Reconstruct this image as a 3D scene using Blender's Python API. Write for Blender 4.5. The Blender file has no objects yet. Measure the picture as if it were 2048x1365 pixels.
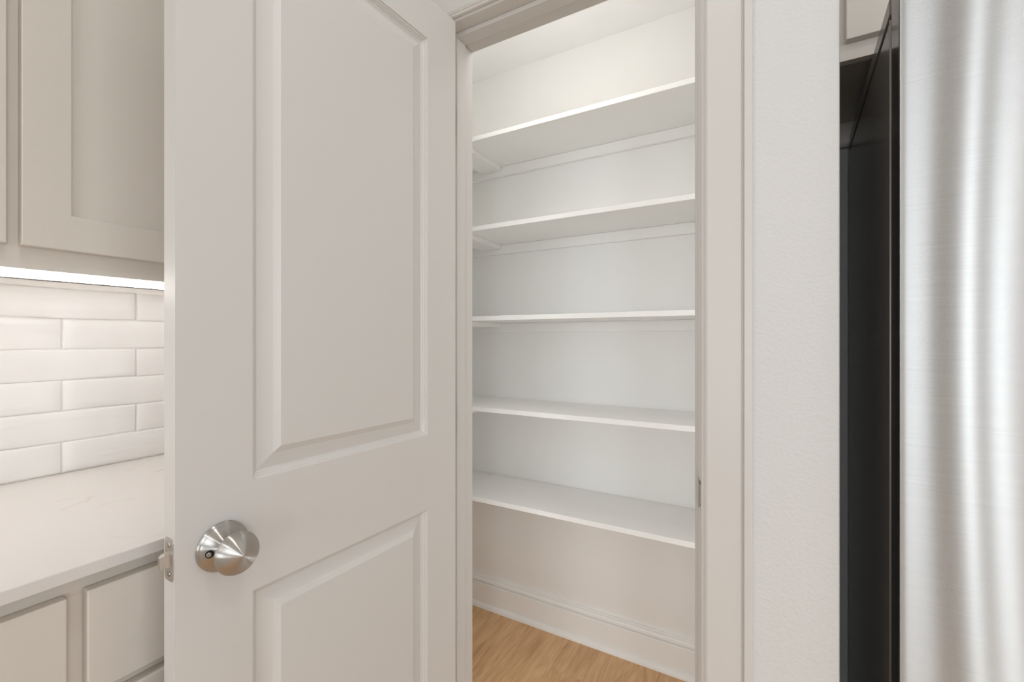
import bpy, bmesh, math, random
from mathutils import Vector, Matrix
random.seed(7)
S = bpy.context.scene
COL = S.collection

# ------------------------------------------------------------------ camera
F = 892.0                      # focal length in pixels of the 2048 px wide frame
YAW = math.radians(29.7)       # camera looks 29.7 degrees to the left of +Y
cd = bpy.data.cameras.new('camera')
cam = bpy.data.objects.new('camera', cd)
COL.objects.link(cam)
cam.location = (0, 0, 1.24)
cam.rotation_euler = (math.pi / 2, 0, YAW)
cd.sensor_fit = 'HORIZONTAL'
cd.sensor_width = 36.0
cd.lens = F / 2048 * 36.0
cd.shift_y = -3.5 / 2048
cd.clip_start = 0.02
S.camera = cam

# ------------------------------------------------------------------ world, exposure
w = bpy.data.worlds.new('sky')
S.world = w
w.use_nodes = True
w.node_tree.nodes['Background'].inputs[0].default_value = (0.80, 0.88, 1.0, 1)
w.node_tree.nodes['Background'].inputs[1].default_value = 1.0
S.view_settings.view_transform = 'Standard'
S.view_settings.look = 'None'
S.view_settings.gamma = 1.0
S.view_settings.use_curve_mapping = False
S.view_settings.exposure = 0.03
S.cycles.use_denoising = True
S.cycles.max_bounces = 10
S.cycles.diffuse_bounces = 6
S.cycles.glossy_bounces = 5
S.cycles.caustics_reflective = False
S.cycles.caustics_refractive = False
S.cycles.sample_clamp_indirect = 6.0


def area(name, loc, target, sx, sy, power, color=(1, 1, 1), shape='RECTANGLE', spread=180):
    l = bpy.data.lights.new(name, 'AREA')
    l.shape = shape
    l.size = sx
    if shape in ('RECTANGLE', 'ELLIPSE'):
        l.size_y = sy
    l.energy = power
    l.color = color
    l.spread = math.radians(spread)
    o = bpy.data.objects.new(name, l)
    COL.objects.link(o)
    o.location = loc
    d = Vector(target) - Vector(loc)
    o.rotation_euler = d.to_track_quat('-Z', 'Y').to_euler()
    return o


REAR = -7.0
RIGHT = 5.5
WARM = (0.93, 0.965, 1.0)
DAY = (0.87, 0.945, 1.0)
# daylight through unseen rear windows shaped for the refrigerator bands (x0, x1, z0, z1, power) and one added window in the right wall
WINS = [(-0.95, 0.24, 0.30, 2.30, 42), (0.83, 0.90, 0.20, 2.40, 17), (1.20, 1.50, 0.30, 2.30, 15), (2.90, 3.95, 0.30, 2.30, 50)]
for k, (x0, x1, z0, z1, pw) in enumerate(WINS):
    xm, zm = (x0 + x1) / 2, (z0 + z1) / 2
    area('daylight_rear', (xm, REAR + 0.04, zm), (xm, 5, zm), x1 - x0 - 0.06, z1 - z0 - 0.06, pw, DAY)
area('added_daylight_right', (RIGHT - 0.04, -1.6, 1.50), (-5, -1.6, 1.50), 2.2, 1.5, 90, DAY)  # added unseen source, brightens the door and cabinet faces
# recessed ceiling cans of the kitchen
for i, (cx, cy) in enumerate([(-0.25, 0.05), (0.75, 0.05), (-0.25, -1.3), (0.75, -1.3), (2.0, -1.3), (2.0, -3.5)]):
    area('ceiling_can_lamp', (cx, cy, 2.735), (cx, cy, 0), 0.15, 0.15, 3.0, WARM, 'DISK', 150)# two added upright lamps, out of view beside the doorway, brightening the lower pantry
for cx in (-0.800, -0.052):
    area('pantry_fill_lamp', (cx, 1.060, 1.12), (cx, 1.75, 1.12), 0.016, 2.08, 1.62, (0.985, 0.985, 0.985))


# ------------------------------------------------------------------ materials
def srgb(r, g, b):
    f = lambda c: (c / 255 / 12.92) if c / 255 <= 0.04045 else ((c / 255 + 0.055) / 1.055) ** 2.4
    return (f(r), f(g), f(b), 1)


def mat(name, col, rough=0.5, metal=0.0, bump=None, spec=0.5, mottle=0.0, aniso=0.0):
    """painted or metal surface: slight procedural mottling and a fine bump"""
    m = bpy.data.materials.new(name)
    m.use_nodes = True
    nt = m.node_tree
    b = nt.nodes['Principled BSDF']
    b.inputs['Roughness'].default_value = rough
    b.inputs['Metallic'].default_value = metal
    b.inputs['Specular IOR Level'].default_value = spec
    b.inputs['Anisotropic'].default_value = aniso
    tc = nt.nodes.new('ShaderNodeTexCoord')
    n = nt.nodes.new('ShaderNodeTexNoise')
    n.inputs['Scale'].default_value = 9.0
    n.inputs['Detail'].default_value = 3.0
    nt.links.new(tc.outputs['Object'], n.inputs['Vector'])
    mx = nt.nodes.new('ShaderNodeMix')
    mx.data_type = 'RGBA'
    k = 1.0 - (mottle or 0.012)
    mx.inputs[6].default_value = (col[0] * k, col[1] * k, col[2] * k, 1)
    mx.inputs[7].default_value = col
    nt.links.new(n.outputs['Fac'], mx.inputs[0])
    nt.links.new(mx.outputs[2], b.inputs['Base Color'])
    if bump:
        sc, strength, dist = bump
        n2 = nt.nodes.new('ShaderNodeTexNoise')
        n2.inputs['Scale'].default_value = sc
        n2.inputs['Detail'].default_value = 2.5
        nt.links.new(tc.outputs['Object'], n2.inputs['Vector'])
        bp = nt.nodes.new('ShaderNodeBump')
        bp.inputs['Strength'].default_value = strength
        bp.inputs['Distance'].default_value = dist
        nt.links.new(n2.outputs['Fac'], bp.inputs['Height'])
        nt.links.new(bp.outputs['Normal'], b.inputs['Normal'])
    return m


M_TRIM = mat('trim_paint', srgb(214, 210, 205), 0.38, bump=(60, 0.05, 0.001))
M_WALL = mat('wall_paint', srgb(218, 217, 215), 0.7, bump=(170, 0.6, 0.0014))
M_ROOM = mat('dimmed_room_paint', srgb(150, 150, 152), 0.8)  # unseen walls, darkened to hold down the bounced light
M_PWALL = mat('pantry_wall_paint', srgb(240, 239, 236), 0.6, bump=(140, 0.15, 0.001))
M_SHELF = mat('shelf_paint', srgb(241, 240, 237), 0.42, bump=(70, 0.05, 0.001))
M_CEIL = mat('ceiling_paint', srgb(248, 248, 247), 0.8, bump=(120, 0.2, 0.001))
M_CAB = mat('cabinet_paint', srgb(214, 206, 196), 0.42, bump=(80, 0.04, 0.001))
M_DARKCAB = mat('cabinet_underside', srgb(96, 88, 80), 0.6)
M_GROUT = mat('grout', srgb(238, 234, 229), 0.9, bump=(300, 0.2, 0.0005))
M_NICKEL = mat('satin_nickel', srgb(204, 200, 194), 0.36, 1.0, mottle=0.05)
_nt = M_NICKEL.node_tree                     # turned finish: circular brush marks give radial streaks
_g = _nt.nodes.new('ShaderNodeBsdfAnisotropic')
_g.distribution = 'GGX'
_g.inputs['Roughness'].default_value = 0.31
_g.inputs['Anisotropy'].default_value = 0.78
_t = _nt.nodes.new('ShaderNodeTangent')
_t.direction_type = 'RADIAL'
_t.axis = 'Y'
_nt.links.new(_t.outputs[0], _g.inputs['Tangent'])
_nt.links.new(_nt.nodes['Principled BSDF'].inputs['Base Color'].links[0].from_socket, _g.inputs['Color'])
_nt.links.new(_g.outputs[0], _nt.nodes['Material Output'].inputs['Surface'])
M_NICKEL2 = mat('nickel_plate', srgb(206, 201, 195), 0.27, 1.0, mottle=0.05)
M_SCREW = mat('screw_steel', srgb(170, 164, 155), 0.3, 1.0)
M_HOLE_SHADE = mat('hole_shade', srgb(22, 20, 19), 0.8)  # shade inside the screw hole, put into the colour
M_FSIDE = mat('refrigerator_side_paint', srgb(118, 112, 106), 0.24, 0.0, bump=(900, 0.06, 0.0004), spec=0.5)
M_DSIDE = mat('refrigerator_door_edge', srgb(34, 32, 31), 0.16)
M_GASKET = mat('black_rubber', srgb(16, 15, 15), 0.5)
M_EDGE = mat('steel_edge', srgb(190, 180, 170), 0.35, 1.0)
M_DARKWALL = mat('alcove_wall_paint', srgb(170, 165, 160), 0.7)
M_PLASTIC = mat('white_plastic', srgb(235, 234, 231), 0.4)


def nodes(m):
    return m.node_tree, m.node_tree.nodes['Principled BSDF']


def tile_material():
    m = bpy.data.materials.new('glazed_tile')
    m.use_nodes = True
    nt, b = nodes(m)
    b.inputs['Base Color'].default_value = srgb(232, 227, 222)
    b.inputs['Roughness'].default_value = 0.36
    tc = nt.nodes.new('ShaderNodeTexCoord')
    n = nt.nodes.new('ShaderNodeTexNoise')
    n.inputs['Scale'].default_value = 5.0
    n.inputs['Detail'].default_value = 2.0
    nt.links.new(tc.outputs['Object'], n.inputs['Vector'])
    cr = nt.nodes.new('ShaderNodeValToRGB')
    cr.color_ramp.elements[0].position = 0.3
    cr.color_ramp.elements[0].color = srgb(224, 220, 216)
    cr.color_ramp.elements[1].position = 0.7
    cr.color_ramp.elements[1].color = srgb(231, 228, 224)
    nt.links.new(n.outputs['Fac'], cr.inputs['Fac'])
    nt.links.new(cr.outputs['Color'], b.inputs['Base Color'])
    oi = nt.nodes.new('ShaderNodeObjectInfo')
    off = nt.nodes.new('ShaderNodeVectorMath')
    off.operation = 'MULTIPLY_ADD'
    off.inputs[1].default_value = (3.1, 7.3, 5.7)
    nt.links.new(oi.outputs['Random'], off.inputs[0])
    nt.links.new(tc.outputs['Object'], off.inputs[2])
    mp = nt.nodes.new('ShaderNodeMapping')
    mp.inputs['Rotation'].default_value = (math.radians(-24), 0, 0)
    mp.inputs['Scale'].default_value = (1, 5, 21)
    nt.links.new(off.outputs[0], mp.inputs['Vector'])
    n2 = nt.nodes.new('ShaderNodeTexNoise')
    n2.inputs['Scale'].default_value = 1.0
    n2.inputs['Detail'].default_value = 1.5
    n2.inputs['Distortion'].default_value = 0.6
    nt.links.new(mp.outputs[0], n2.inputs['Vector'])
    bp = nt.nodes.new('ShaderNodeBump')
    bp.inputs['Strength'].default_value = 1.0
    bp.inputs['Distance'].default_value = 0.004
    nt.links.new(n2.outputs['Fac'], bp.inputs['Height'])
    nt.links.new(bp.outputs['Normal'], b.inputs['Normal'])
    return m


M_TILE = tile_material()


def quartz():
    m = bpy.data.materials.new('white_quartz')
    m.use_nodes = True
    nt, b = nodes(m)
    b.inputs['Roughness'].default_value = 0.22
    tc = nt.nodes.new('ShaderNodeTexCoord')
    n = nt.nodes.new('ShaderNodeTexNoise')
    n.inputs['Scale'].default_value = 2.3
    n.inputs['Detail'].default_value = 4
    n.inputs['Distortion'].default_value = 1.3
    nt.links.new(tc.outputs['Object'], n.inputs['Vector'])
    cr = nt.nodes.new('ShaderNodeValToRGB')       # thin veins where the noise crosses 0.5
    e = cr.color_ramp.elements
    e[0].position = 0.490
    e[0].color = srgb(220, 215, 210)
    e[1].position = 0.510
    e[1].color = srgb(220, 215, 210)
    v = e.new(0.50)
    v.color = srgb(204, 196, 190)
    nt.links.new(n.outputs['Fac'], cr.inputs['Fac'])
    n2 = nt.nodes.new('ShaderNodeTexNoise')       # veins fade in and out
    n2.inputs['Scale'].default_value = 6
    nt.links.new(tc.outputs['Object'], n2.inputs['Vector'])
    r2 = nt.nodes.new('ShaderNodeMapRange')
    r2.inputs[1].default_value = 0.54
    r2.inputs[2].default_value = 0.66
    nt.links.new(n2.outputs['Fac'], r2.inputs[0])
    mx = nt.nodes.new('ShaderNodeMix')
    mx.data_type = 'RGBA'
    mx.inputs[6].default_value = srgb(220, 215, 210)
    nt.links.new(r2.outputs[0], mx.inputs[0])
    nt.links.new(cr.outputs['Color'], mx.inputs[7])
    nt.links.new(mx.outputs[2], b.inputs['Base Color'])
    return m


M_QUARTZ = quartz()


def oak():
    m = bpy.data.materials.new('oak_plank')
    m.use_nodes = True
    nt, b = nodes(m)
    b.inputs['Roughness'].default_value = 0.45
    tc = nt.nodes.new('ShaderNodeTexCoord')
    oi = nt.nodes.new('ShaderNodeObjectInfo')
    add = nt.nodes.new('ShaderNodeVectorMath')
    add.operation = 'MULTIPLY_ADD'
    add.inputs[1].default_value = (1, 1, 1)
    sc = nt.nodes.new('ShaderNodeVectorMath')
    sc.operation = 'SCALE'
    sc.inputs[3].default_value = 37.0
    comb = nt.nodes.new('ShaderNodeCombineXYZ')
    nt.links.new(oi.outputs['Random'], comb.inputs[0])
    nt.links.new(oi.outputs['Random'], comb.inputs[1])
    nt.links.new(comb.outputs[0], sc.inputs[0])
    nt.links.new(tc.outputs['Object'], add.inputs[0])
    nt.links.new(sc.outputs[0], add.inputs[2])
    mp = nt.nodes.new('ShaderNodeMapping')
    mp.inputs['Scale'].default_value = (7, 1.1, 1)
    nt.links.new(add.outputs[0], mp.inputs['Vector'])
    n = nt.nodes.new('ShaderNodeTexNoise')
    n.inputs['Scale'].default_value = 2.2
    n.inputs['Detail'].default_value = 5
    n.inputs['Distortion'].default_value = 2.2
    nt.links.new(mp.outputs[0], n.inputs['Vector'])
    mp2 = nt.nodes.new('ShaderNodeMapping')
    mp2.inputs['Scale'].default_value = (120, 5, 1)
    nt.links.new(add.outputs[0], mp2.inputs['Vector'])
    n2 = nt.nodes.new('ShaderNodeTexNoise')
    n2.inputs['Scale'].default_value = 2.0
    n2.inputs['Detail'].default_value = 3
    nt.links.new(mp2.outputs[0], n2.inputs['Vector'])
    mixf = nt.nodes.new('ShaderNodeMath')
    mixf.operation = 'MULTIPLY_ADD'
    mixf.inputs[1].default_value = 0.35
    nt.links.new(n2.outputs['Fac'], mixf.inputs[0])
    m2 = nt.nodes.new('ShaderNodeMath')
    m2.operation = 'MULTIPLY'
    m2.inputs[1].default_value = 0.65
    nt.links.new(n.outputs['Fac'], m2.inputs[0])
    nt.links.new(m2.outputs[0], mixf.inputs[2])
    cr = nt.nodes.new('ShaderNodeValToRGB')
    e = cr.color_ramp.elements
    e[0].position = 0.30
    e[0].color = srgb(182, 141, 100)
    e[1].position = 0.68
    e[1].color = srgb(230, 193, 148)
    k = e.new(0.48)
    k.color = srgb(210, 169, 125)
    nt.links.new(mixf.outputs[0], cr.inputs['Fac'])
    nt.links.new(cr.outputs['Color'], b.inputs['Base Color'])
    bp = nt.nodes.new('ShaderNodeBump')
    bp.inputs['Strength'].default_value = 0.15
    bp.inputs['Distance'].default_value = 0.001
    nt.links.new(n2.outputs['Fac'], bp.inputs['Height'])
    nt.links.new(bp.outputs['Normal'], b.inputs['Normal'])
    return m


M_OAK = oak()


def stainless():
    """brushed steel: hairlines run across the door, so reflections smear up and down"""
    m = bpy.data.materials.new('brushed_stainless')
    m.use_nodes = True
    nt = m.node_tree
    nt.nodes.remove(nt.nodes['Principled BSDF'])
    out = nt.nodes['Material Output']
    g = nt.nodes.new('ShaderNodeBsdfAnisotropic')
    g.distribution = 'GGX'
    g.inputs['Roughness'].default_value = 0.27
    g.inputs['Anisotropy'].default_value = 0.82
    tg = nt.nodes.new('ShaderNodeTangent')
    tg.direction_type = 'RADIAL'
    tg.axis = 'Z'
    nt.links.new(tg.outputs[0], g.inputs['Tangent'])
    tc = nt.nodes.new('ShaderNodeTexCoord')
    mp = nt.nodes.new('ShaderNodeMapping')
    mp.inputs['Rotation'].default_value = (0, math.radians(4), 0)
    mp.inputs['Scale'].default_value = (12, 12, 520)
    nt.links.new(tc.outputs['Object'], mp.inputs['Vector'])
    n = nt.nodes.new('ShaderNodeTexNoise')
    n.inputs['Scale'].default_value = 1.0
    n.inputs['Detail'].default_value = 3
    nt.links.new(mp.outputs[0], n.inputs['Vector'])
    cr = nt.nodes.new('ShaderNodeValToRGB')
    cr.color_ramp.elements[0].position = 0.25
    cr.color_ramp.elements[0].color = srgb(196, 196, 195)
    cr.color_ramp.elements[1].position = 0.75
    cr.color_ramp.elements[1].color = srgb(206, 206, 205)
    nt.links.new(n.outputs['Fac'], cr.inputs['Fac'])
    nt.links.new(cr.outputs['Color'], g.inputs['Color'])
    nt.links.new(g.outputs[0], out.inputs['Surface'])
    return m


M_STEEL = stainless()


def emit(name, col, strength):
    m = bpy.data.materials.new(name)
    m.use_nodes = True
    nt, b = nodes(m)
    b.inputs['Base Color'].default_value = col
    b.inputs['Emission Color'].default_value = col
    b.inputs['Emission Strength'].default_value = strength
    return m


M_LED = emit('led_diffuser', (1.0, 0.985, 0.98, 1), 11)


# ------------------------------------------------------------------ mesh helpers
def box(bm, x0, x1, y0, y1, z0, z1, bevel=0.0, seg=1):
    vs = [bm.verts.new((x, y, z)) for x in (x0, x1) for y in (y0, y1) for z in (z0, z1)]
    fs = [(0, 1, 3, 2), (4, 6, 7, 5), (0, 4, 5, 1), (2, 3, 7, 6), (0, 2, 6, 4), (1, 5, 7, 3)]
    faces = [bm.faces.new([vs[i] for i in f]) for f in fs]
    if bevel > 0:
        es = list({e for f in faces for e in f.edges})
        bmesh.ops.bevel(bm, geom=es, offset=bevel, segments=seg, profile=0.5, affect='EDGES')
    return bm


def bx(*a, bevel=0.0, seg=1):
    return box(bmesh.new(), *a, bevel=bevel, seg=seg)


OFF = {}


def link(name, bm, material, parent=None, smooth=False, local=False):
    """link a bmesh as one mesh object; vertices are given in world space unless local"""
    root = parent
    while root is not None and root.parent is not None:
        root = root.parent
    if root is not None and not local:
        bmesh.ops.translate(bm, verts=bm.verts, vec=-Vector(root.location))
    bmesh.ops.recalc_face_normals(bm, faces=bm.faces)
    if smooth:
        for f in bm.faces:
            f.smooth = True
        for e in bm.edges:
            if len(e.link_faces) == 2 and e.calc_face_angle(0) > math.radians(32):
                e.smooth = False
    me = bpy.data.meshes.new(name)
    bm.to_mesh(me)
    bm.free()
    if material is not None:
        me.materials.append(material)
    o = bpy.data.objects.new(name, me)
    COL.objects.link(o)
    o.parent = parent
    return o


def thing(name, label, cat, loc=(0, 0, 0), rz=0.0, group=None):
    o = bpy.data.objects.new(name, None)
    COL.objects.link(o)
    o.location = loc
    o.rotation_euler = (0, 0, rz)
    o.empty_display_size = 0.1
    if label:
        o['label'] = label
    if cat:
        o['category'] = cat
    if group:
        o['group'] = group
    return o


def struct(name, bm, material, label=None, smooth=False):
    o = link(name, bm, material, None, smooth)
    o['kind'] = 'structure'
    if label:
        o['label'] = label
    return o


def struct_empty(name, label=None, loc=(0, 0, 0), rz=0.0):
    o = thing(name, label, None, loc, rz)
    o['kind'] = 'structure'
    return o


def lathe(bm, prof, axis, origin, seg=48):
    """revolve (radius, distance) pairs about the axis through origin"""
    a = Vector(axis).normalized()
    u = a.orthogonal().normalized()
    v = a.cross(u)
    rings = []
    for r, d in prof:
        c = Vector(origin) + a * d
        if r < 1e-6:
            rings.append([bm.verts.new(c)])
        else:
            rings.append([bm.verts.new(c + (u * math.cos(t) + v * math.sin(t)) * r)
                          for t in [2 * math.pi * k / seg for k in range(seg)]])
    for A, B in zip(rings, rings[1:]):
        for k in range(seg):
            k2 = (k + 1) % seg
            if len(A) == 1:
                bm.faces.new((A[0], B[k], B[k2]))
            elif len(B) == 1:
                bm.faces.new((A[k], A[k2], B[0]))
            else:
                bm.faces.new((A[k], A[k2], B[k2], B[k]))
    return bm


def sweep(bm, prof, fn0, fn1):
    """prism between two placed copies of a closed profile"""
    a = [bm.verts.new(fn0(*p)) for p in prof]
    b = [bm.verts.new(fn1(*p)) for p in prof]
    n = len(prof)
    for i in range(n):
        j = (i + 1) % n
        bm.faces.new((a[i], a[j], b[j], b[i]))
    bm.faces.new(a)
    bm.faces.new(b[::-1])
    return bm


# ------------------------------------------------------------------ dimensions
YF = 0.920           # kitchen face of the front wall
YB = 1.045           # pantry face of the front wall
YP = 1.745           # back wall of the pantry
XL, XR = -0.725, -0.113      # jamb faces of the doorway
ZH = 2.054           # underside of the head jamb
XW = -1.49           # cabinet wall
XE = 0.107           # right end of the front wall
XPL = -1.395         # pantry left wall
XPR = -0.010         # pantry right wall
ZC = 2.455           # pantry ceiling
ZK = 2.75            # kitchen ceiling
JT = 0.018

# ------------------------------------------------------------------ floor with planks
fl = struct_empty('floor', 'light brown oak plank floor')
link('subfloor', bx(-1.7, RIGHT + 0.1, REAR - 0.1, 1.9, -0.06, -0.012), M_OAK, fl)
PW, PL = 0.182, 1.22
lib = {}
bmp = bx(0.0002, PW - 0.0002, 0.0002, PL - 0.0002, -0.012, 0.0, bevel=0.0004)
pm = link('plank', bmp, M_OAK, fl)
first = True
count = 0
for i in range(-9, 20):
    x0 = -0.06 + i * PW - PW * 0.55
    if x0 + PW < -1.6 or x0 > 2.2:
        continue
    offs = (0.53 + 0.41 * ((i * 7) % 5)) % PL
    y = 1.80 - PL + offs
    while y > -3.0 - PL:
        if not (y > 1.745):
            o = pm if first else pm.copy()
            if not first:
                COL.objects.link(o)
            o.parent = fl
            o.location = (x0, y, 0)
            first = False
            count += 1
        y -= PL

# ------------------------------------------------------------------ walls
bm = bmesh.new()
box(bm, XW - 0.12, XL - JT, YF, YB, 0, ZK)
box(bm, XR + JT, XE, YF, YB, 0, ZK, bevel=0.004, seg=2)
box(bm, XL - JT, XR + JT, YF, YB, ZH + JT, ZK)
struct('wall_front', bm, M_WALL, 'white textured wall around the pantry doorway')
struct('wall_left', bx(XW - 0.12, XW, REAR, YF, 0, ZK), M_WALL)
struct('wall_back', bx(XPL - 0.1, XE, YP, YP + 0.1, 0, ZC), M_PWALL, 'white back wall of the pantry')
struct('wall_side_pantry', bx(XPL - 0.1, XPL, YB, YP, 0, ZC), M_PWALL)
struct('wall_divider', bx(XPR, XE, YB, YP, 0, ZK), M_WALL)
struct('wall_alcove', bx(XE, 1.14, 1.64, 1.74, 0, ZK), M_WALL, 'shaded wall behind the refrigerator')
struct('wall_front_right', bx(1.14, RIGHT, YF, YF + 0.12, 0, ZK), M_WALL)
struct('wall_alcove_right', bx(1.14, 1.24, YF + 0.12, 1.74, 0, ZK), M_WALL)
struct('ceiling_pantry', bx(XPL, XPR, YB, YP, ZC, ZC + 0.05), M_CEIL, 'white ceiling of the pantry')
struct('ceiling', bx(XW - 0.1, RIGHT + 0.1, REAR - 0.1, 1.74, ZK, ZK + 0.08), M_CEIL)

# rear and right walls of the kitchen, with window openings
def wall_with_holes_x(name, y0, y1, x0, x1, holes):
    bm = bmesh.new()
    xs = x0
    for (a, b, c, d) in holes:
        box(bm, xs, a, y0, y1, 0, ZK)
        box(bm, a, b, y0, y1, 0, c)
        box(bm, a, b, y0, y1, d, ZK)
        xs = b
    box(bm, xs, x1, y0, y1, 0, ZK)
    return struct(name, bm, M_ROOM)


wall_with_holes_x('wall_rear', REAR - 0.1, REAR, XW - 0.12, RIGHT, [w_[:4] for w_ in WINS])
bm = bmesh.new()
box(bm, RIGHT, RIGHT + 0.1, REAR, -2.72, 0, ZK)
box(bm, RIGHT, RIGHT + 0.1, -0.48, YF + 0.12, 0, ZK)
box(bm, RIGHT, RIGHT + 0.1, -2.72, -0.48, 0, 0.72)
box(bm, RIGHT, RIGHT + 0.1, -2.72, -0.48, 2.28, ZK)
struct('wall_right', bm, M_ROOM)
for n, (a, b, c, d, pw) in enumerate(WINS):
    wd = struct_empty('window_%d' % (n + 1), None, ((a + b) / 2, REAR - 0.05, c))
    bm = bmesh.new()
    t = 0.03
    box(bm, a, a + t, REAR - 0.07, REAR - 0.03, c, d)
    box(bm, b - t, b, REAR - 0.07, REAR - 0.03, c, d)
    box(bm, a + t, b - t, REAR - 0.07, REAR - 0.03, c, c + t)
    box(bm, a + t, b - t, REAR - 0.07, REAR - 0.03, d - t, d)
    link('window_frame', bm, M_PLASTIC, wd)

# ------------------------------------------------------------------ door jamb and casings (trim)
jam = struct_empty('trim_1', 'greige painted jamb lining the pantry doorway', (XL, YF, 0))
bm = bx(XL - JT, XL, YF, YB, 0, ZH + JT, bevel=0.0012)
link('side_jamb', bm, M_TRIM, jam)
link('side_jamb', bx(XR, XR + JT, YF, YB, 0, ZH + JT, bevel=0.0012), M_TRIM, jam)
link('head_jamb', bx(XL, XR, YF, YB, ZH, ZH + JT, bevel=0.0012), M_TRIM, jam)
ST = 0.0115
link('door_stop', bx(XL, XL + ST, 0.957, 0.9945, 0, ZH - ST, bevel=0.0018, seg=2), M_TRIM, jam)
link('door_stop', bx(XR - ST, XR, 0.957, 0.9945, 0, ZH - ST, bevel=0.0018, seg=2), M_TRIM, jam)
link('door_stop', bx(XL, XR, 0.957, 0.9945, ZH - ST, ZH, bevel=0.0018, seg=2), M_TRIM, jam)
# strike plate with its curved lip
bm = bmesh.new()
zc0 = 0.945
lip = [(XR - 0.0012, 0.950), (XR - 0.0014, 0.935), (XR - 0.0014, 0.922), (XR + 0.0000, 0.917), (XR + 0.003, 0.9135), (XR + 0.0065, 0.9115)]
th = 0.0016
rows = []
for k, (x, y) in enumerate(lip):
    h = 0.0285 if k < 3 else (0.0285 - 0.0025 * (k - 2) ** 1.6)
    rows.append((x, y, h))
vs = []
for (x, y, h) in rows:
    vs.append([bm.verts.new((x, y, zc0 - h)), bm.verts.new((x, y, zc0 + h)),
               bm.verts.new((x + 0.0010, y + th, zc0 - h)), bm.verts.new((x + 0.0010, y + th, zc0 + h))])
for A, B in zip(vs, vs[1:]):
    bm.faces.new((A[0], B[0], B[1], A[1]))
    bm.faces.new((A[2], A[3], B[3], B[2]))
    bm.faces.new((A[0], A[2], B[2], B[0]))
    bm.faces.new((A[1], B[1], B[3], A[3]))
bm.faces.new((vs[0][0], vs[0][1], vs[0][3], vs[0][2]))
bm.faces.new((vs[-1][0], vs[-1][2], vs[-1][3], vs[-1][1]))
sp = link('strike_plate', bm, M_NICKEL2, jam, smooth=True)
sp['label'] = 'curved nickel strike plate'

CW = 0.086
# casing profile: (w from the opening edge, t out of the wall)
CP = [(0, 0), (0, 0.0085), (0.0015, 0.0105), (0.0045, 0.0115), (0.0050, 0.0105), (0.0062, 0.0105), (0.0070, 0.0125),
      (0.0100, 0.0140), (0.0108, 0.0135), (0.0118, 0.0145), (0.0690, 0.0160), (0.0700, 0.0135), (0.0716, 0.0135),
      (0.0730, 0.0185), (0.0745, 0.0195), (0.0840, 0.0195), (0.0860, 0.0175), (0.0860, 0)]
RV = 0.005


def casing(idx, yface, sgn, label):
    """legs and head of one casing set; sgn -1: stands out towards -Y"""
    t0 = struct_empty('trim_%d' % idx, label, (XL, yface, 0))
    zi = ZH + RV
    li, ri = XL - RV, XR + RV
    P = lambda x, t, z: (x, yface + sgn * t, z)
    bm = bmesh.new()
    sweep(bm, CP, lambda a, t: P(li - a, t, 0), lambda a, t: P(li - a, t, zi + a))
    link('side_casing', bm, M_TRIM, t0)
    bm = bmesh.new()
    sweep(bm, CP, lambda a, t: P(ri + a, t, 0), lambda a, t: P(ri + a, t, zi + a))
    link('side_casing', bm, M_TRIM, t0)
    bm = bmesh.new()
    sweep(bm, CP, lambda a, t: P(li - a, t, zi + a), lambda a, t: P(ri + a, t, zi + a))
    link('head_casing', bm, M_TRIM, t0)
    return t0


casing(2, YF, -1, 'greige grooved casing around the pantry doorway')

# ------------------------------------------------------------------ pantry baseboards
BP = [(0, 0), (0.016, 0), (0.016, 0.104), (0.0150, 0.1070), (0.0065, 0.1090), (0.0065, 0.1115), (0.013, 0.1135), (0.0125, 0.122),
      (0.0095, 0.1285), (0.0045, 0.1305), (0.0045, 0.1325), (0.0085, 0.134), (0.0075, 0.1375), (0, 0.138)]
QP = [(0.016, 0), (0.031, 0), (0.0305, 0.006), (0.0285, 0.011), (0.025, 0.0155), (0.020, 0.0185), (0.016, 0.0195)]
bb = struct_empty('baseboard_back', 'white moulded baseboard along the pantry back wall', (XPL, YP, 0))
bm = bmesh.new()
sweep(bm, BP, lambda d, z: (XPL, YP - d, z), lambda d, z: (XPR, YP - d, z))
link('base_board', bm, M_SHELF, bb)
bm = bmesh.new()
sweep(bm, QP, lambda d, z: (XPL, YP - d, z), lambda d, z: (XPR, YP - d, z))
link('shoe_moulding', bm, M_SHELF, bb, smooth=True)
bb = struct_empty('baseboard_side', None, (XPL, YP, 0))
bm = bmesh.new()
sweep(bm, BP, lambda d, z: (XPL + d, YB, z), lambda d, z: (XPL + d, YP - 0.031, z))
link('base_board', bm, M_SHELF, bb)

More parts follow.
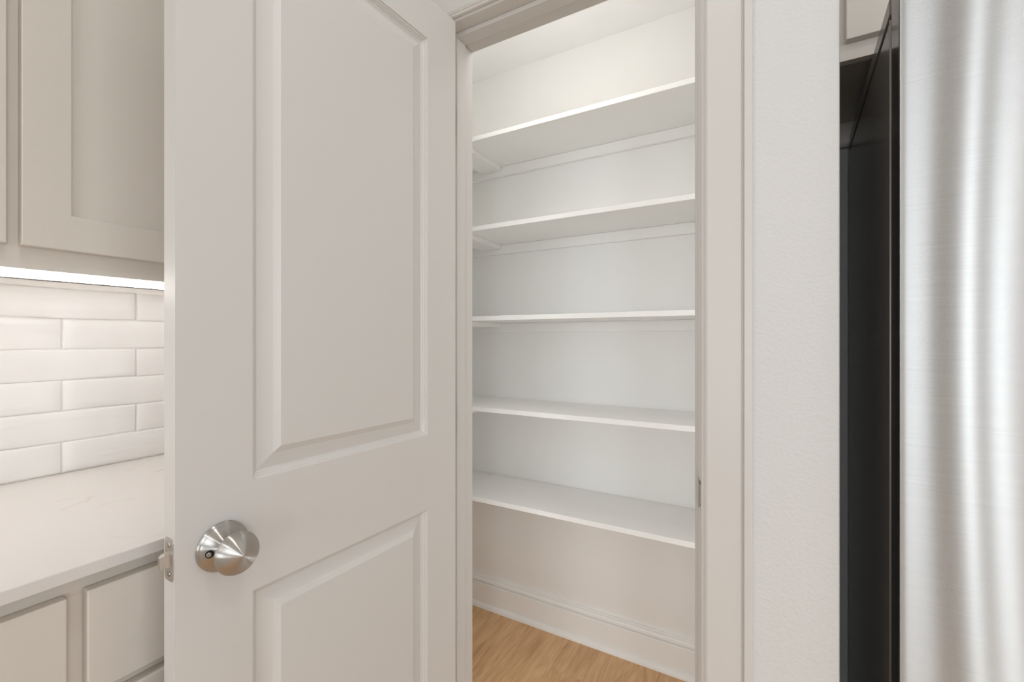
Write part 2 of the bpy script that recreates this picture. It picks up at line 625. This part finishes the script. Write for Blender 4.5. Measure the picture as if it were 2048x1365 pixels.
# ------------------------------------------------------------------ pantry shelves
SH = [2.020, 1.666, 1.312, 0.957, 0.603]
SLAB = 0.018
YS = 1.450
XS = -1.090
shl = ['topmost white pantry shelf, just under the bright ceiling',
       'second white pantry shelf from the top, its grey underside seen',
       'middle white pantry shelf at eye level, seen edge-on as a thin line',
       'fourth white pantry shelf from the top, second above the floor',
       'lowest white pantry shelf with a board seam, above the baseboard']
for z, lb in zip(SH, shl):
    t = thing('pantry_shelf', lb, 'shelf', (XS, YP, z), group='white pantry shelves')
    link('shelf_board', bx(XS + 0.0008, XPR - 0.001, YS, YP - 0.001, z, z + SLAB, bevel=0.0012), M_SHELF, t)
    link('side_board', bx(XPL + 0.001, XS - 0.0008, YB + 0.02, YP - 0.001, z, z + SLAB, bevel=0.0012), M_SHELF, t)
    link('wall_cleat', bx(XS - 0.28, XPR - 0.001, YP - 0.0185, YP - 0.0005, z - 0.041, z - 0.0003, bevel=0.001), M_SHELF, t)
    link('wall_cleat', bx(XPL + 0.0005, XPL + 0.0185, YB + 0.02, YP - 0.0205, z - 0.041, z - 0.0003, bevel=0.001), M_SHELF, t)
    link('splice_block', bx(XS - 0.050, XS + 0.050, YS + 0.012, YP - 0.0205, z - 0.0185, z - 0.0003, bevel=0.001), M_SHELF, t)
    link('wall_cleat', bx(XPR - 0.0195, XPR - 0.0015, YS + 0.01, YP - 0.0205, z - 0.041, z - 0.0003, bevel=0.001), M_SHELF, t)

# ceiling lamp of the pantry (above the top of the picture): opal globe
pl = thing('pantry_ceiling_light', 'white opal globe light on the pantry ceiling', 'light', (-0.62, 1.16, ZC))
link('ceiling_base', lathe(bmesh.new(), [(0, 0.0005), (0.065, 0.0005), (0.065, 0.018), (0.035, 0.028), (0.02, 0.032), (0.02, 0.105), (0, 0.105)], (0, 0, -1), (-0.62, 1.16, ZC), 32), M_PLASTIC, pl, smooth=True)
link('globe', lathe(bmesh.new(), [(0.0, 0.0)] + [(0.085 * math.sin(math.pi * k / 14), 0.085 - 0.085 * math.cos(math.pi * k / 14)) for k in range(1, 14)] + [(0.0, 0.17)],
                    (0, 0, -1), (-0.62, 1.16, ZC - 0.100), 28), emit('opal_glass', (1.0, 0.98, 0.95, 1), 10.2), pl, smooth=True)

for cx, lbn in ((-0.800, 'slim white upright strip added as unseen pantry fill light, hinge side'), (-0.052, 'slim white upright strip added as unseen pantry fill light, latch side')):
    lc = link('fill_strip', bx(cx - 0.010, cx + 0.010, YB + 0.0003, YB + 0.012, 0.07, 2.17, bevel=0.002), M_PLASTIC)  # added backing strip for each pantry fill lamp, unseen
    lc['label'] = lbn
    lc['category'] = 'light'
    lc['group'] = 'added pantry fill strips'

# ------------------------------------------------------------------ the open pantry door
DW, DH, DT = 0.607, 2.035, 0.036
DZ = 0.012
P0 = (-0.7150, 0.3070, DZ)
DRZ = math.radians(90 - 2.7)
door = struct_empty('door_1', 'greige two-panel pantry door standing open into the kitchen', P0, DRZ)
XS_ = [0, 0.105, 0.505, DW]
ZS_ = [0, 0.235, 0.840 - DZ, 1.015 - DZ, 1.947 - DZ, DH]
# (inset from the panel opening, depth below the face)
RINGS = [(0.0, 0.0), (0.0008, 0.0030), (0.0044, 0.0040), (0.0049, 0.0060), (0.0074, 0.0082), (0.0079, 0.0098), (0.0110, 0.0115),
         (0.0120, 0.0117), (0.0360, 0.0062), (0.0366, 0.0056), (0.0455, 0.0008), (0.0465, 0.0003)]


def panel_bm(x0, x1, z0, z1, ysign):
    bm = bmesh.new()
    prev = None
    for ins, dep in RINGS:
        y = dep if ysign > 0 else DT - dep
        r = [bm.verts.new(v) for v in ((x0 + ins, y, z0 + ins), (x1 - ins, y, z0 + ins), (x1 - ins, y, z1 - ins), (x0 + ins, y, z1 - ins))]
        if prev:
            for k in range(4):
                bm.faces.new((prev[k], prev[(k + 1) % 4], r[(k + 1) % 4], r[k]))
        prev = r
    bm.faces.new(prev)
    bmesh.ops.recalc_face_normals(bm, faces=bm.faces)
    return bm


bm = bmesh.new()
grid = {}
for s, y in ((0, 0.0), (1, DT)):
    for i, x in enumerate(XS_):
        for j, z in enumerate(ZS_):
            grid[s, i, j] = bm.verts.new((x, y, z))
for s in (0, 1):
    for i in range(3):
        for j in range(5):
            if i == 1 and j in (1, 3):
                continue
            bm.faces.new((grid[s, i, j], grid[s, i + 1, j], grid[s, i + 1, j + 1], grid[s, i, j + 1]))
for i in range(3):
    for j in (0, 5):
        bm.faces.new((grid[0, i, j], grid[0, i + 1, j], grid[1, i + 1, j], grid[1, i, j]))
for j in range(5):
    for i in (0, 3):
        bm.faces.new((grid[0, i, j], grid[0, i, j + 1], grid[1, i, j + 1], grid[1, i, j]))
rim = [e for e in bm.edges if len(e.link_faces) == 2 and e.calc_face_angle(0) > 1.0 and
       all(abs(v.co.x - XS_[0]) < 1e-6 or abs(v.co.x - XS_[3]) < 1e-6 or abs(v.co.z) < 1e-6 or abs(v.co.z - DH) < 1e-6 for v in e.verts)]
bmesh.ops.bevel(bm, geom=rim, offset=0.0015, segments=2, profile=0.5, affect='EDGES')
slab = link('door_slab', bm, M_TRIM, door, local=True)
for (a, b) in ((1, 2), (3, 4)):
    for sg in (1, -1):
        p = link('raised_panel', panel_bm(XS_[1], XS_[2], ZS_[a], ZS_[b], sg), M_TRIM, door, local=True)

# knob sets, both faces
KX, KZ = 0.0605, 0.929 - DZ
ROS = [(0.0, 0.0), (0.0350, 0.0), (0.0362, 0.0012), (0.0362, 0.0040), (0.0352, 0.0052), (0.0330, 0.0058), (0.0325, 0.0066), (0.0300, 0.0082),
       (0.0240, 0.0112), (0.0180, 0.0142), (0.0150, 0.0165), (0.0135, 0.0180), (0.0, 0.0185)]
KNB = [(0.0, 0.0165), (0.0125, 0.0170), (0.0118, 0.0215), (0.0125, 0.0250), (0.0165, 0.0285), (0.0230, 0.0325), (0.0276, 0.0370), (0.0298, 0.0415),
       (0.0302, 0.0455), (0.0288, 0.0500), (0.0255, 0.0540), (0.0206, 0.0572), (0.0145, 0.0598), (0.0078, 0.0616), (0.0030, 0.0624), (0.0, 0.0627)]
for sg, y0 in ((-1, 0.0), (1, DT)):
    kn = link('door_knob', lathe(bmesh.new(), KNB, (0, sg, 0), (KX, y0, KZ), 72), M_NICKEL, door, smooth=True, local=True)
    ro = link('rosette', lathe(bmesh.new(), ROS, (0, sg, 0), (KX, y0, KZ), 72), M_NICKEL, kn, smooth=True, local=True)
    if sg < 0:
        kn['label'] = 'satin nickel egg-shaped knob'
        # privacy screw on a dark disc, the shade of its hole painted in
        hx = KX - 0.0225
        nrm = Vector((-0.42, -0.9, 0)).normalized()
        ctr = Vector((hx, -0.0122, KZ - 0.001))
        link('painted_screw_hole', lathe(bmesh.new(), [(0.0, -0.001), (0.0054, -0.001), (0.0056, 0.0006), (0.0048, 0.0008), (0.0042, 0.0003), (0, 0.0003)], nrm, ctr, 24),
             M_HOLE_SHADE, kn, smooth=False, local=True)
        link('rosette_screw', lathe(bmesh.new(), [(0.0, 0.0005), (0.0034, 0.0005), (0.0034, 0.0011), (0.0028, 0.0016), (0.0012, 0.0016), (0.0009, 0.0006), (0, 0.0006)],
                                    nrm, ctr - Vector((0.0009, 0, 0.0002)), 20), M_SCREW, kn, smooth=True, local=True)

# latch on the free edge (local x = 0)
lp_c = KZ
bm = bmesh.new()
hw, hh, r = 0.0128, 0.0300, 0.0055
yc = DT / 2
pts = []
for (cx, cz, a0) in ((hw - r, hh - r, 0), (-hw + r, hh - r, 90), (-hw + r, -hh + r, 180), (hw - r, -hh + r, 270)):
    for k in range(5):
        a = math.radians(a0 + 90 * k / 4)
        pts.append((yc + cx + r * math.cos(a), lp_c + cz + r * math.sin(a)))
sweep(bm, pts, lambda y, z: (0.0008, y, z), lambda y, z: (-0.0012, y, z))
lp = link('latch_plate', bm, M_NICKEL2, door, local=True)
lp['label'] = 'nickel latch plate on the door edge'
# bolt: bevelled tongue
bm = bmesh.new()
bp_ = [(-0.0005, yc - 0.0085), (-0.0150, yc - 0.0085), (-0.0155, yc - 0.0045), (-0.0105, yc + 0.004), (-0.0030, yc + 0.0085), (-0.0005, yc + 0.0085)]
sweep(bm, bp_, lambda x, y: (x, y, lp_c - 0.0085), lambda x, y: (x, y, lp_c + 0.0085))
bmesh.ops.bevel(bm, geom=list(bm.edges), offset=0.0008, segments=2, affect='EDGES')
link('latch_bolt', bm, M_NICKEL2, lp, smooth=True, local=True)
for dz in (0.0205, -0.0205):
    link('plate_screw', lathe(bmesh.new(), [(0.0, 0.0), (0.0040, 0.0), (0.0038, 0.0008), (0.0022, 0.0011), (0.0012, 0.0011), (0.0008, 0.0003), (0, 0.0003)],
                              (-1, 0, 0), (-0.0012, yc, lp_c + dz), 20), M_SCREW, lp, smooth=True, local=True)
# three butt hinges on the hinge edge
for hz in (0.25, 1.02, 1.80):
    hb = bmesh.new()
    lathe(hb, [(0, 0), (0.0058, 0), (0.0058, 0.089), (0, 0.089)], (0, 0, 1), (DW + 0.0005, DT + 0.0062, hz - 0.0445), 20)
    box(hb, DW - 0.0004, DW + 0.0012, 0.006, DT + 0.004, hz - 0.0445, hz + 0.0445)
    link('hinge', hb, M_NICKEL2, door, local=True)

# ------------------------------------------------------------------ cabinets on the left wall
def shaker(parent, name, plane, face, y0, y1, z0, z1, stile=0.066, label=None):
    """overlay door: frame with a recessed panel; plane = back, face = front (x)"""
    bm = bmesh.new()
    ys = [y0, y0 + stile, y1 - stile, y1]
    zs = [z0, z0 + stile, z1 - stile, z1]
    # front ring
    v = {}
    for i in range(4):
        for j in range(4):
            v[i, j] = bm.verts.new((face, ys[i], zs[j]))
    for i in range(3):
        for j in range(3):
            if (i, j) == (1, 1):
                continue
            bm.faces.new((v[i, j], v[i + 1, j], v[i + 1, j + 1], v[i, j + 1]))
    # inner reveal
    q = [(1, 1), (2, 1), (2, 2), (1, 2)]
    rec = [bm.verts.new((face - 0.0105, ys[i], zs[j])) for i, j in q]
    for k in range(4):
        a, b = q[k], q[(k + 1) % 4]
        bm.faces.new((v[a], v[b], rec[(k + 1) % 4], rec[k]))
    # outer sides
    oq = [(0, 0), (3, 0), (3, 3), (0, 3)]
    back = [bm.verts.new((plane, ys[i], zs[j])) for i, j in oq]
    chain = {0: [(0, 0), (1, 0), (2, 0), (3, 0)], 1: [(3, 0), (3, 1), (3, 2), (3, 3)], 2: [(3, 3), (2, 3), (1, 3), (0, 3)], 3: [(0, 3), (0, 2), (0, 1), (0, 0)]}
    for k in range(4):
        ring = [v[c] for c in chain[k]]
        bm.faces.new(ring + [back[(k + 1) % 4], back[k]])
    bm.faces.new(back[::-1])
    bmesh.ops.recalc_face_normals(bm, faces=bm.faces)
    edges = [e for e in bm.edges if len(e.link_faces) == 2 and e.calc_face_angle(0) > 1.0 and all(abs(x.co.x - face) < 1e-6 for x in e.verts)]
    bmesh.ops.bevel(bm, geom=edges, offset=0.0016, segments=2, profile=0.5, affect='EDGES')
    d = link(name, bm, M_CAB, parent)
    p = link('recessed_panel', bx(face - 0.0165, face - 0.0100, ys[1] - 0.004, ys[2] + 0.004, zs[1] - 0.004, zs[2] + 0.004), M_CAB, d)
    return d


YC1 = 0.885          # cabinets end just short of the front wall casing
XU = -1.160          # face frame of the upper cabinets
ZU = 1.367
up = thing('upper_cabinet', 'greige shaker wall cabinet above the white tiles, light strip beneath', 'cabinet', (XW, 0.0, ZU))
bm = bmesh.new()
box(bm, XW + 0.002, XU - 0.019, -0.72, YC1, ZU + 0.012, 2.44)
link('carcass', bm, M_CAB, up)
bm = bmesh.new()
box(bm, XU - 0.019, XU, -0.72, YC1, ZU, ZU + 0.055)
box(bm, XU - 0.019, XU, -0.72, YC1, 2.40, 2.44)
for ya, yb in ((-0.72, -0.66), (0.205, 0.29), (YC1 - 0.05, YC1)):
    box(bm, XU - 0.019, XU, ya, yb, ZU + 0.055, 2.40)
link('face_frame', bm, M_CAB, up)
shaker(up, 'cabinet_door', XU, XU + 0.020, -0.70, 0.2370, ZU + 0.040, 2.425)
shaker(up, 'cabinet_door', XU, XU + 0.020, 0.2545, YC1 - 0.02, ZU + 0.040, 2.425)

# light bar behind the bottom rail
lb_ = thing('under_cabinet_light', 'glowing white light strip beneath the wall cabinet', 'light', (XU - 0.03, 0.1, ZU))
link('light_housing', bx(-1.2090, -1.1795, -0.70, YC1 - 0.01, ZU + 0.0042, ZU + 0.0117, bevel=0.001), M_PLASTIC, lb_)
link('light_diffuser', bx(-1.2035, -1.1795, -0.70, YC1 - 0.012, ZU - 0.0128, ZU + 0.004, bevel=0.002), M_LED, lb_)
bm = bx(-1.2400, -1.2050, 0.128, 0.182, ZU - 0.0085, ZU - 0.0062)
box(bm, -1.2400, -1.2370, 0.128, 0.182, ZU - 0.0062, ZU + 0.0118)
lathe(bm, [(0, 0), (0.004, 0), (0.0035, 0.002), (0, 0.0024)], (0, 0, -1), (-1.231, 0.164, ZU - 0.0085), 14)
link('mounting_clip', bm, M_PLASTIC, lb_)

# countertop
ct = link('countertop', bx(XW + 0.002, -0.855, -0.72, YF - 0.022, 0.8955, 0.915, bevel=0.0018, seg=2), M_QUARTZ)
ct['label'] = 'white quartz countertop with faint grey veins'
ct['category'] = 'countertop'

# base cabinet with slab drawer fronts
XB = -0.885
bc = thing('base_cabinet', 'greige base cabinet with slab drawer fronts under the countertop', 'cabinet', (XB, 0.0, 0.0))
link('carcass', bx(XW + 0.002, XB - 0.019, -0.70, YC1, 0.10, 0.8945), M_CAB, bc)
link('toe_kick', bx(XW + 0.002, XB - 0.075, -0.70, YC1, 0.0, 0.10), M_CAB, bc)
bm = bmesh.new()
box(bm, XB - 0.019, XB, -0.70, YC1, 0.858, 0.8945)
box(bm, XB - 0.019, XB, -0.70, YC1, 0.10, 0.14)
for zz in (0.690, 0.42):
    box(bm, XB - 0.019, XB, -0.66, 0.205, zz, zz + 0.035)
    box(bm, XB - 0.019, XB, 0.292, YC1 - 0.045, zz, zz + 0.035)
for ya, yb in ((-0.70, -0.66), (0.205, 0.292), (YC1 - 0.045, YC1)):
    box(bm, XB - 0.019, XB, ya, yb, 0.14, 0.858)
link('face_frame', bm, M_CAB, bc)
link('drawer_well', bx(XB - 0.0188, XB - 0.012, -0.66, YC1 - 0.045, 0.14, 0.858), M_CAB, bc)
for (ya, yb) in ((-0.685, 0.2385), (0.2595, YC1 - 0.025)):
    for (za, zb) in ((0.7150, 0.8700), (0.4300, 0.6970), (0.115, 0.412)):
        link('drawer_front', bx(XB, XB + 0.020, ya, yb, za, zb, bevel=0.0022, seg=2), M_CAB, bc)

# ------------------------------------------------------------------ tile backsplash
bs = thing('tile_backsplash', 'glossy white handmade subway tiles in running bond above the countertop', 'backsplash', (XW, 0.0, 0.9165))
link('grout', bx(XW + 0.0005, XW + 0.0098, -0.72, YF - 0.022, 0.9155, ZU + 0.010), M_GROUT, bs)
TP, TL = 0.07465, 0.2935


def tile_mesh(seed, length):
    """slightly uneven glazed tile: wavy face, soft pillowed edges"""
    rnd = random.Random(seed)
    nx, nz = 12, 5
    g = 0.0007
    amp = [(rnd.uniform(0.5, 1.3), rnd.uniform(0, 6.28), rnd.uniform(-1.2, 1.2), rnd.uniform(0.5, 1.6)) for _ in range(3)]
    us = [0, 0.004 / length] + [k / (nx - 2) for k in range(1, nx - 2)] + [1 - 0.004 / length, 1]
    wsz = [0, 0.025, 0.07, 0.28, 0.5, 0.72, 0.93, 0.975, 1]
    bm = bmesh.new()
    G = []
    tw = rnd.uniform(-0.0012, 0.0012)
    for a, u in enumerate(us):
        col = []
        for b, wz in enumerate(wsz):
            edge = a in (0, len(us) - 1) or b in (0, len(wsz) - 1)
            h = sum(0.0010 * A * math.sin(f * 6.0 * u + p + s * 3.4 * wz) for A, p, s, f in amp) * 0.6
            h += tw * (u - 0.5) * (wz - 0.5) * 2
            z = g + wz * (TP - 2 * g) + (0.0007 * math.sin(7 * u + amp[0][1]) if b in (0, len(wsz) - 1) else 0)
            x = 0.0095 + (h * 0.25 - 0.0022 if edge else h - (0.0008 if b in (1, len(wsz) - 2) else 0))
            col.append(bm.verts.new((x, g + u * (length - 2 * g), z)))
        G.append(col)
    for a in range(len(us) - 1):
        for b in range(len(wsz) - 1):
            bm.faces.new((G[a][b], G[a + 1][b], G[a + 1][b + 1], G[a][b + 1]))
    loop = [G[a][0] for a in range(len(us))] + [G[-1][b] for b in range(1, len(wsz))] + \
           [G[a][-1] for a in range(len(us) - 2, -1, -1)] + [G[0][b] for b in range(len(wsz) - 2, 0, -1)]
    bk = [bm.verts.new((0.0, v.co.y, v.co.z)) for v in loop]
    n = len(loop)
    for k in range(n):
        bm.faces.new((loop[k], loop[(k + 1) % n], bk[(k + 1) % n], bk[k]))
    bmesh.ops.recalc_face_normals(bm, faces=bm.faces)
    for f in bm.faces:
        f.smooth = True
    me = bpy.data.meshes.new('tile')
    bm.to_mesh(me)
    bm.free()
    me.materials.append(M_TILE)
    return me


variants = [tile_mesh(s, TL) for s in (3, 11, 23, 31, 47, 58, 63, 71)]
cuts = {}
n = 0
for row in range(6):
    ref = 0.397 if row % 2 == 0 else 0.543
    k = -5
    while True:
        y0 = ref + k * TL
        k += 1
        if y0 > YF - 0.03:
            break
        y1 = min(y0 + TL, YF - 0.022)
        if y1 < -0.7:
            continue
        if y1 - y0 < TL - 0.001:
            me = tile_mesh(100 + row, y1 - y0)
        else:
            me = variants[(n * 5 + row * 3) % 8]
        o = bpy.data.objects.new('tile', me)
        COL.objects.link(o)
        o.parent = bs
        o.location = (0.004, y0, row * TP)
        n += 1

# ------------------------------------------------------------------ cabinet over the refrigerator
YO = 1.20
fc = thing('refrigerator_cabinet', 'greige cabinet high over the refrigerator', 'cabinet', (XE, YO, 1.845))
link('carcass', bx(XE + 0.002, 1.138, YO + 0.019, 1.62, 1.875, 2.70), M_CAB, fc)
bm = bmesh.new()
box(bm, XE + 0.002, 1.138, YO, YO + 0.019, 1.845, 1.91)
box(bm, XE + 0.002, XE + 0.075, YO, YO + 0.019, 1.91, 2.70)
box(bm, 1.075, 1.138, YO, YO + 0.019, 1.91, 2.70)
link('face_frame', bm, M_CAB, fc)
link('rear_rail', bx(XE + 0.002, 1.138, 1.619, 1.638, 1.805, 1.875), M_CAB, fc)
for xa, xb in ((0.148, 0.622), (0.626, 1.10)):
    link('cabinet_door', bx(xa, xb, YO - 0.020, YO - 0.0003, 1.880, 2.68, bevel=0.0018, seg=2), M_CAB, fc)

# ------------------------------------------------------------------ pale rug added behind the camera for neutral bounce and the refrigerator's reflection
rug = link('bounce_rug', bx(-0.75, 3.6, -5.2, -0.55, 0.0005, 0.009, bevel=0.003), mat('bounce_rug_wool', srgb(178, 177, 176), 0.95, bump=(400, 0.6, 0.002)))
rug['label'] = 'pale grey woven rug added behind the camera to bounce neutral light'
rug['category'] = 'rug'

# ------------------------------------------------------------------ refrigerator
FRZ = math.radians(-2.34)
fr = thing('refrigerator', 'brushed stainless refrigerator with dark grey sides in the alcove', 'refrigerator', (0.180, 0.965, 0.0), FRZ)
FW, FD, FH = 0.905, 0.635, 1.776
L = dict(local=True)
body = link('body', bx(0.0, FW, 0.004, FD, 0.03, FH, bevel=0.003, seg=2), M_FSIDE, fr, **L)
link('front_flange', bx(-0.0006, FW + 0.0006, -0.0015, 0.0015, 0.03, FH, bevel=0.0005), M_EDGE, fr, **L)
link('side_cap', bx(0.000, FW, 0.003, FD - 0.03, FH + 0.010, FH + 0.040, bevel=0.002), M_FSIDE, fr, **L)
link('cap_gap_fill', bx(0.008, FW - 0.008, 0.010, FD - 0.04, FH, FH + 0.0105), M_GASKET, fr, **L)  # black block painted in for the dark gap below the cap
link('gasket', bx(0.010, FW - 0.010, -0.0076, -0.0018, 0.08, FH - 0.02), M_GASKET, fr, **L)
link('base_grille', bx(0.01, FW - 0.01, -0.02, 0.10, 0.0, 0.03), M_GASKET, fr, **L)


def fridge_door(x0, x1, z0, z1):
    """curved stainless skin over a dark core"""
    wd = x1 - x0
    yb, yf, bulge = -0.008, -0.078, 0.010
    core = link('refrigerator_door', bx(x0 + 0.0008, x1 - 0.0008, yf + 0.006, yb, z0, z1, bevel=0.002), M_DSIDE, fr, **L)
    bm = bmesh.new()
    prof = []
    for k in range(41):
        u = k / 40
        prof.append((x0 + wd * u, yf - bulge * (1 - (2 * u - 1) ** 2)))
    r = 0.003
    fr_pts = [(x0 + 0.0002, yf + 0.006), (x0, yf + r), (x0 + 0.0008, yf + 0.0006)] + \
             [p for p in prof if x0 + r < p[0] < x1 - r] + [(x1 - 0.0012, yf + 0.0016), (x1, yf + r), (x1 - 0.0002, yf + 0.009)]
    a = [bm.verts.new((x, y, z0)) for x, y in fr_pts]
    b = [bm.verts.new((x, y, z1)) for x, y in fr_pts]
    for i in range(len(fr_pts) - 1):
        bm.faces.new((a[i], a[i + 1], b[i + 1], b[i]))
    bm.faces.new(a)
    bm.faces.new(b[::-1])
    bm.faces.new((a[0], b[0], b[-1], a[-1]))
    link('steel_skin', bm, M_STEEL, core, smooth=True, **L)
    return core


d1 = fridge_door(0.0, FW / 2 - 0.003, 0.06, FH + 0.034)
d2 = fridge_door(FW / 2 + 0.003, FW, 0.06, FH + 0.034)
for dd, hx in ((d1, FW / 2 - 0.045), (d2, FW / 2 + 0.045)):
    hb = bmesh.new()
    lathe(hb, [(0, 0), (0.011, 0), (0.012, 0.004), (0.012, 0.896), (0.011, 0.90), (0, 0.90)], (0, 0, 1), (hx, -0.145, 0.75), 20)
    for hz in (0.80, 1.60):
        lathe(hb, [(0, 0), (0.009, 0), (0.009, 0.065), (0, 0.065)], (0, 1, 0), (hx, -0.148, hz), 16)
    link('door_handle', hb, M_EDGE, dd, smooth=True, **L)
